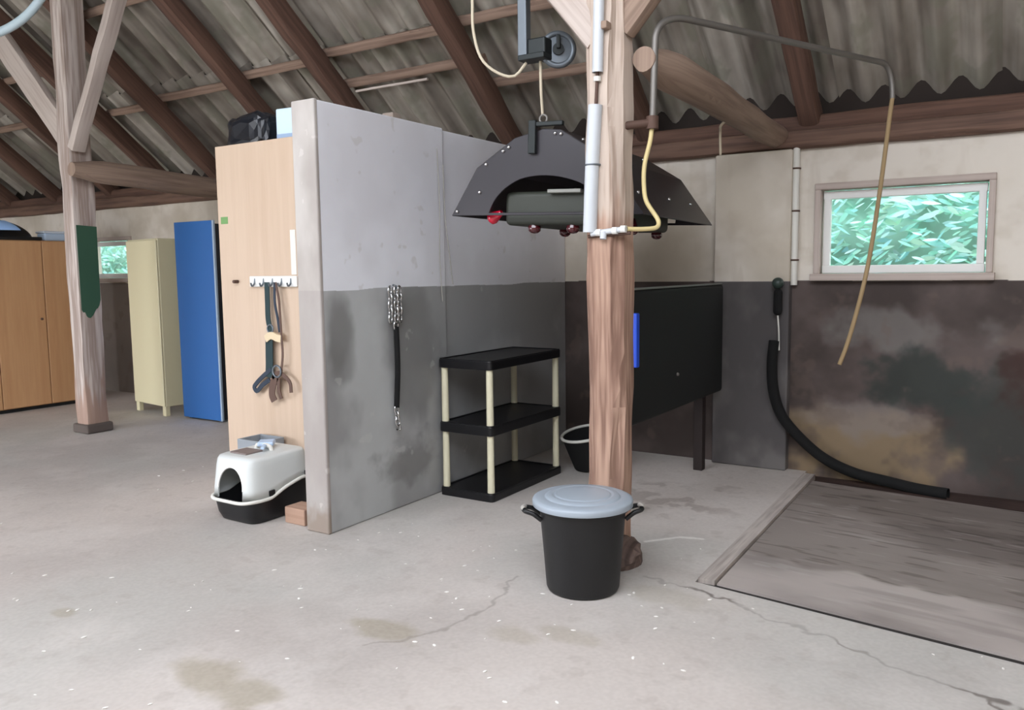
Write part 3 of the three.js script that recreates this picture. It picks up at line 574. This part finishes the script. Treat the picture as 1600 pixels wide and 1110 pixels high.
// ---------------------------------------------------------------- lidded bucket
{ const t = thing('lidded_bucket', 'black plastic bucket with grey-blue lid before centre post', 'bucket', [-1.745, 0, -3.34], 0.57);
  const lath = (pts, n = 56) => new THREE.LatheGeometry(pts.map((p) => new THREE.Vector2(...p)), n);
  put('shell', lath([[0, 0.006], [0.15, 0.006], [0.156, 0], [0.166, 0.006], [0.172, 0.02], [0.186, 0.2], [0.202, 0.385], [0.212, 0.388], [0.214, 0.41], [0.206, 0.412], [0.198, 0.395], [0.165, 0.03], [0, 0.025]]), mat(0x131314, 0.5), t);
  const lid = put('lid', lath([[0, 0.462], [0.06, 0.462], [0.125, 0.459], [0.13, 0.454], [0.135, 0.452], [0.142, 0.454], [0.148, 0.456], [0.17, 0.453], [0.174, 0.446], [0.182, 0.444], [0.19, 0.447], [0.218, 0.443], [0.232, 0.437], [0.236, 0.428], [0.235, 0.408], [0.229, 0.406], [0.228, 0.43], [0, 0.44]]), M.lid, t);
  for (const s of [-1, 1]) {
    const h = put('handle', (() => { const q = tube([[0.195, 0.345, -0.05], [0.235, 0.375, -0.048], [0.27, 0.385, -0.035], [0.278, 0.386, 0], [0.27, 0.385, 0.035], [0.235, 0.375, 0.048], [0.195, 0.345, 0.05]], 0.011, 40, 10); return q; })(), mat(0x131314, 0.5), t);
    if (s < 0) h.rotation.y = Math.PI;
    const grip = put('grip', tube([[0.272, 0.39, -0.03], [0.28, 0.391, 0], [0.272, 0.39, 0.03]], 0.012, 12, 10), mat(0xb7b2aa, 0.5), t); if (s < 0) grip.rotation.y = Math.PI;
  }
}

// ---------------------------------------------------------------- pipes, swing arm and hose on the centre post
{ const t = thing('post_conduit', 'two white plastic pipes strapped up the centre post', 'pipe');
  const px = -1.812, pz = -3.608;
  put('upper_pipe', tube([[px + 0.035, 3.6, pz], [px + 0.025, 2.9, pz], [px + 0.015, 2.43, pz]], 0.026, 20, 18), M.pvc, t);
  put('lower_pipe', tube([[px + 0.005, 2.28, pz + 0.005], [px - 0.015, 1.95, pz + 0.004], [px - 0.028, 1.68, pz]], 0.034, 20, 18), M.pvc, t);
  put('inner_rod', tube([[px + 0.015, 2.44, pz], [px + 0.005, 2.27, pz]], 0.008, 4, 10), M.rust, t);
  put('collar', at(new THREE.CylinderGeometry(0.018, 0.018, 0.022, 14), px + 0.013, 2.4, pz), M.offwhite, t);
  put('strap', at(new THREE.TorusGeometry(0.036, 0.005, 8, 24).rotateX(Math.PI / 2), px - 0.012, 2.0, pz), M.steel, t);
}
{ const t = thing('tap_valve', 'white tap fitting across the post with yellow hose', 'tap', [0, 0, 0]);
  put('body', polytube([[-1.83, 1.672, -3.6], [-1.66, 1.69, -3.625]], 0.014), M.pvc, t);
  put('spout', polytube([[-1.765, 1.68, -3.605], [-1.765, 1.645, -3.6]], 0.016), M.pvc, t);
  for (const [x, z, y] of [[-1.79, -3.606, 1.677], [-1.71, -3.618, 1.684], [-1.668, -3.624, 1.69]]) put('nut', at(new THREE.CylinderGeometry(0.019, 0.019, 0.025, 6).rotateZ(Math.PI / 2), x, y, z), M.white, t);
  put('back_plate', polytube([[-1.85, 1.66, -3.612], [-1.64, 1.672, -3.64]], 0.009), M.rust, t);
  put('yellow_hose', tube([[-1.655, 1.69, -3.63], [-1.6, 1.69, -3.7], [-1.555, 1.7, -3.76], [-1.56, 1.73, -3.79], [-1.62, 1.83, -3.78], [-1.632, 1.9, -3.78], [-1.63, 2.0, -3.78], [-1.6, 2.12, -3.78], [-1.59, 2.2, -3.78]], 0.011, 60), M.yellow, t);
}
{ const t = thing('swing_arm', 'bent galvanised swing arm pipe reaching out from post', 'pipe arm');
  put('arm_pipe', new THREE.TubeGeometry((() => { const c = new THREE.CurvePath(); const P = (a) => V(...a);
    const a = [-1.59, 2.17, -3.78], b = [-1.578, 2.58, -3.78], k = [-1.575, 2.7, -3.79], d = [-1.49, 2.705, -3.94];
    c.add(new THREE.LineCurve3(P(a), P(b))); c.add(new THREE.QuadraticBezierCurve3(P(b), P(k), P(d)));
    const f = [-0.82, 2.69, -5.36], g = [-0.77, 2.685, -5.46], h = [-0.765, 2.49, -5.45];
    c.add(new THREE.LineCurve3(P(d), P(f))); c.add(new THREE.QuadraticBezierCurve3(P(f), P(g), P(h))); return c; })(), 160, 0.0165, 12), M.galv, t);
  put('bracket', polytube([[-1.7, 2.185, -3.7], [-1.59, 2.2, -3.78]], 0.02), M.rust, t);
  put('socket', at(new THREE.CylinderGeometry(0.03, 0.03, 0.06, 18), -1.59, 2.2, -3.78), M.rust, t);
}
{ const o = put('wash_hose', tube([[-0.765, 2.5, -5.45], [-0.77, 2.44, -5.44], [-0.812, 1.94, -5.41], [-0.863, 1.485, -5.38], [-0.92, 1.174, -5.34], [-0.96, 1.0, -5.31], [-0.992, 0.9, -5.3]], 0.013, 60), M.brownRope, null); o.userData = { label: 'thin tan hose hanging from the swing arm end', category: 'hose' }; }

// ---------------------------------------------------------------- solarium hood, winch
{ const t = thing('solarium_hood', 'black arched horse solarium hood hung on a cable', 'solarium', [-2.32, 1.805, -3.97], 0.075);
  t.rotation.z = -0.035; t.rotation.order = 'YXZ';
  const L = 1.38, prof = [[-0.585, 0], [-0.42, 0.265], [-0.18, 0.42], [0, 0.462], [0.1, 0.452], [0.36, 0.3], [0.585, 0]];
  const hoodMat = mat(0x2a262b, 0.38), inMat = mat(0x1b1b1c, 0.6);
  const v2 = (p) => new THREE.Vector2(...p);
  const endPlate = (cut) => { const s = new THREE.Shape(prof.map(v2)); if (cut) { const h = new THREE.Path(); h.moveTo(-0.34, 0.012); h.lineTo(0.34, 0.012); h.quadraticCurveTo(0.36, 0.12, 0.2, 0.18); h.quadraticCurveTo(0.02, 0.24, -0.14, 0.2); h.quadraticCurveTo(-0.3, 0.14, -0.34, 0.012); s.holes.push(h); } return new THREE.ExtrudeGeometry(s, { depth: 0.012, bevelEnabled: true, bevelSize: 0.002, bevelThickness: 0.002, bevelSegments: 1 }); };
  put('end_plate', endPlate(true), hoodMat, t, [0, 0, -0.012]); put('end_plate', endPlate(true), hoodMat, t, [0, 0, -L]);
  for (let k = 1; k < prof.length; k++) { const a = prof[k - 1], b = prof[k], l = Math.hypot(b[0] - a[0], b[1] - a[1]); put('skin_panel', rbox(l + 0.004, 0.008, L, 0.002), hoodMat, t, [(a[0] + b[0]) / 2, (a[1] + b[1]) / 2, -L / 2], [0, 0, Math.atan2(b[1] - a[1], b[0] - a[0])]); }
  const rg = new THREE.SphereGeometry(0.011, 10, 8);
  for (const [x, y] of [[-0.55, 0.022], [-0.4, 0.13], [-0.36, 0.285], [-0.25, 0.355], [-0.215, 0.375], [0.07, 0.437], [0.105, 0.432], [0.3, 0.315], [0.5, 0.06]]) put('rivet', rg, M.chrome, t, [x, y, 0.004]);
  for (const z of [-0.15, -0.7, -1.15]) for (const [f, q] of [[0.25, 5], [0.6, 6]]) { const a = prof[q - 1], b = prof[q]; put('rivet', rg, M.chrome, t, [a[0] + (b[0] - a[0]) * f + 0.004, a[1] + (b[1] - a[1]) * f + 0.004, z]); }
  put('lamp_housing', rbox(0.58, 0.19, L - 0.12, 0.03), mat(0x33362e, 0.55), t, [0.02, 0.04, -L / 2]);
  put('fan_slot', rbox(0.2, 0.02, 0.05, 0.004), mat(0x8a8a84, 0.6), t, [0.12, 0.13, -0.04]);
  const bulb = new THREE.LatheGeometry([[0, -0.055], [0.02, -0.052], [0.035, -0.04], [0.038, -0.02], [0.022, 0.02], [0.016, 0.04]].map(v2), 20);
  const redA = new THREE.MeshPhysicalMaterial({ color: 0xd01838, roughness: 0.2, clearcoat: 1 }), redB = new THREE.MeshPhysicalMaterial({ color: 0x4a1018, roughness: 0.25, clearcoat: 1 });
  [[-0.33, -0.02, redA], [-0.1, -0.06, redB], [0.14, -0.06, redB], [0.4, -0.3, redB], [-0.2, -0.7, redB], [0.2, -0.7, redB], [0.25, -1.2, redB]].forEach(([x, z, m], k) => put('heat_lamp', bulb, m, t, [x, k ? -0.045 : 0.0, z - 0.05], [0, 0, k ? 0 : -1.1]));
  put('hanger', rbox(0.045, 0.18, 0.03, 0.006), M.darkSteel, t, [-0.06, 0.42, 0.018]);
  put('crossbar', rbox(0.2, 0.025, 0.03, 0.006), M.darkSteel, t, [0.02, 0.488, 0.01]);
  put('shackle', at(new THREE.TorusGeometry(0.022, 0.007, 8, 18), 0, 0.515, 0.01), M.galv, t);
}
{ const t = thing('ceiling_winch', 'steel hand winch with wheel on a hanging bar', 'winch');
  const bar = put('hanger_bar', rbox(0.055, 1.75, 0.05, 0.006), M.steel, t, [-2.345, 3.49, -3.84]);
  put('bracket', rbox(0.16, 0.03, 0.1, 0.006), M.darkSteel, t, [-2.29, 2.62, -3.86]);
  put('gearbox', rbox(0.11, 0.09, 0.09, 0.012), M.darkSteel, t, [-2.265, 2.67, -3.87]);
  put('drum', at(new THREE.CylinderGeometry(0.03, 0.03, 0.1, 18).rotateX(Math.PI / 2), -2.265, 2.635, -3.88), M.galv, t);
  const w = put('wheel', new THREE.TorusGeometry(0.082, 0.016, 10, 36), M.steel, t, [-2.185, 2.66, -3.92], [0, 0.6, 0]);
  put('hub', new THREE.CylinderGeometry(0.03, 0.03, 0.04, 18).rotateX(Math.PI / 2), M.darkSteel, w);
  put('disc', new THREE.CylinderGeometry(0.075, 0.075, 0.01, 30).rotateX(Math.PI / 2), M.steel, w);
  put('crank', rbox(0.02, 0.07, 0.02, 0.005), M.darkSteel, w, [0, 0.035, 0.025]);
}
{ const o = put('hoist_cable', tube([[-2.27, 2.63, -3.88], [-2.29, 2.45, -3.92], [-2.31, 2.335, -3.97]], 0.008, 20, 8), M.rope, null); o.userData = { label: 'pale hoist cable from winch to solarium hood', category: 'cable' }; }
{ const o = put('loop_cord', tube([[-2.6, 4.2, -3.7], [-2.575, 2.95, -3.695], [-2.572, 2.75, -3.7], [-2.53, 2.61, -3.72], [-2.45, 2.54, -3.77], [-2.39, 2.53, -3.81], [-2.34, 2.6, -3.85]], 0.008, 60, 8), M.rope, null); o.userData = { label: 'slack pale cord looping down to the winch', category: 'cord' }; }
{ const t = thing('hanging_hoop', 'pale blue hoop hanging under roof in upper left corner', 'hoop', [-6.965, 4.02, -3.27], 0.567);
  put('hoop_tube', new THREE.TorusGeometry(0.695, 0.032, 12, 72), mat(0xb9cbd2, 0.4), t);
  put('hanger', tube([[0, 0.7, 0], [0, 0.82, 0]], 0.012, 4, 8), M.steel, t);
}

// ---------------------------------------------------------------- dark board, wall pipe, black hose
{ const t = thing('dark_board', 'dark green-black board on legs behind centre post', 'board', [-2.02, 0, -5.1]);
  put('panel', rbox(0.17, 0.79, 1.66, 0.025), mat(0x090d0c, 0.8), t, [0.01, 0.985, 0]);
  put('top_edge', rbox(0.03, 0.012, 1.6, 0.003), mat(0x6a6c68, 0.6), t, [0.08, 1.385, 0]);
  for (const z of [-0.72, 0.62]) { put('leg', rbox(0.07, 0.6, 0.07, 0.006), mat(0x251a18, 0.6), t, [-0.04, 0.3, z]); }
  put('blue_grip', rbox(0.035, 0.31, 0.04, 0.006), M.blueBright, t, [0.115, 1.095, 0.8]).userData.label = 'bright blue grip';
  put('knob', new THREE.SphereGeometry(0.012, 10, 8), M.galv, t, [0.1, 0.82, 0.1]);
}
{ const t = thing('wall_pipe', 'white painted pipe on wall between pilaster and window', 'pipe', [-1.475, 0, ZB + 0.035]);
  put('pipe', at(new THREE.CylinderGeometry(0.024, 0.024, 1.0, 16), 0, 1.87, 0), M.offwhite, t);
  for (const y of [1.55, 1.9, 2.2]) put('clip', at(new THREE.TorusGeometry(0.027, 0.006, 8, 18).rotateX(Math.PI / 2), 0, y, 0), M.rust, t);
}
{ const t = thing('hose_holder', 'black wall knob and grip above the dark hose', 'holder', [-1.56, 0, -6.05]);
  put('knob', at(new THREE.SphereGeometry(0.042, 18, 14), 0, 1.385, 0.03), mat(0x2c3a34, 0.4), t);
  put('grip', at(new THREE.CapsuleGeometry(0.032, 0.13, 6, 14), 0.0, 1.25, 0.02), M.rubber, t);
  put('cord', tube([[0, 1.16, 0.02], [0.01, 1.05, 0.02], [0.015, 0.9, 0.02]], 0.006, 14, 6), M.offwhite, t);
}
{ const o = put('black_hose', tube([[-1.58, 0.97, -6.03], [-1.59, 0.8, -6.02], [-1.575, 0.6, -6.02], [-1.52, 0.43, -6.03], [-1.38, 0.26, -6.05], [-1.22, 0.13, -6.07], [-1.02, 0.05, -6.07], [-0.8, 0.02, -6.05], [-0.6, 0.0, -6.02], [-0.42, 0.0, -5.98]], 0.038, 80, 14), M.rubber, null); o.userData = { label: 'thick black hose curving down wall onto the floor', category: 'hose' }; }

// ---------------------------------------------------------------- pale chips of straw and lime on the floor
{ const n = 150, g = new THREE.IcosahedronGeometry(0.007, 0); g.scale(1.6, 0.35, 0.8);
  const im = new THREE.InstancedMesh(g, mat(0xf0ece6, 0.8), n); im.name = 'floor_debris'; im.userData = { kind: 'stuff', label: 'pale straw and lime chips scattered over the floor', category: 'debris' };
  const d = new THREE.Object3D();
  for (let k = 0; k < n; k++) { const a = rnd(), x = a < 0.6 ? rr(-3.6, -1.0) : rr(-5.5, 0.2), z = a < 0.6 ? rr(-3.6, -1.6) : rr(-4.4, -1.3); d.position.set(x, 0.0025, Math.max(z, x < -1.2 ? -9 : -3.5)); d.rotation.y = rr(0, 6.3); d.scale.setScalar(rr(0.4, 1.3)); d.updateMatrix(); im.setMatrixAt(k, d.matrix); }
  scene.add(im);
}

scene.traverse((o) => { if (o.isMesh) { o.castShadow = true; o.receiveShadow = true; } });
renderer.render(scene, camera);
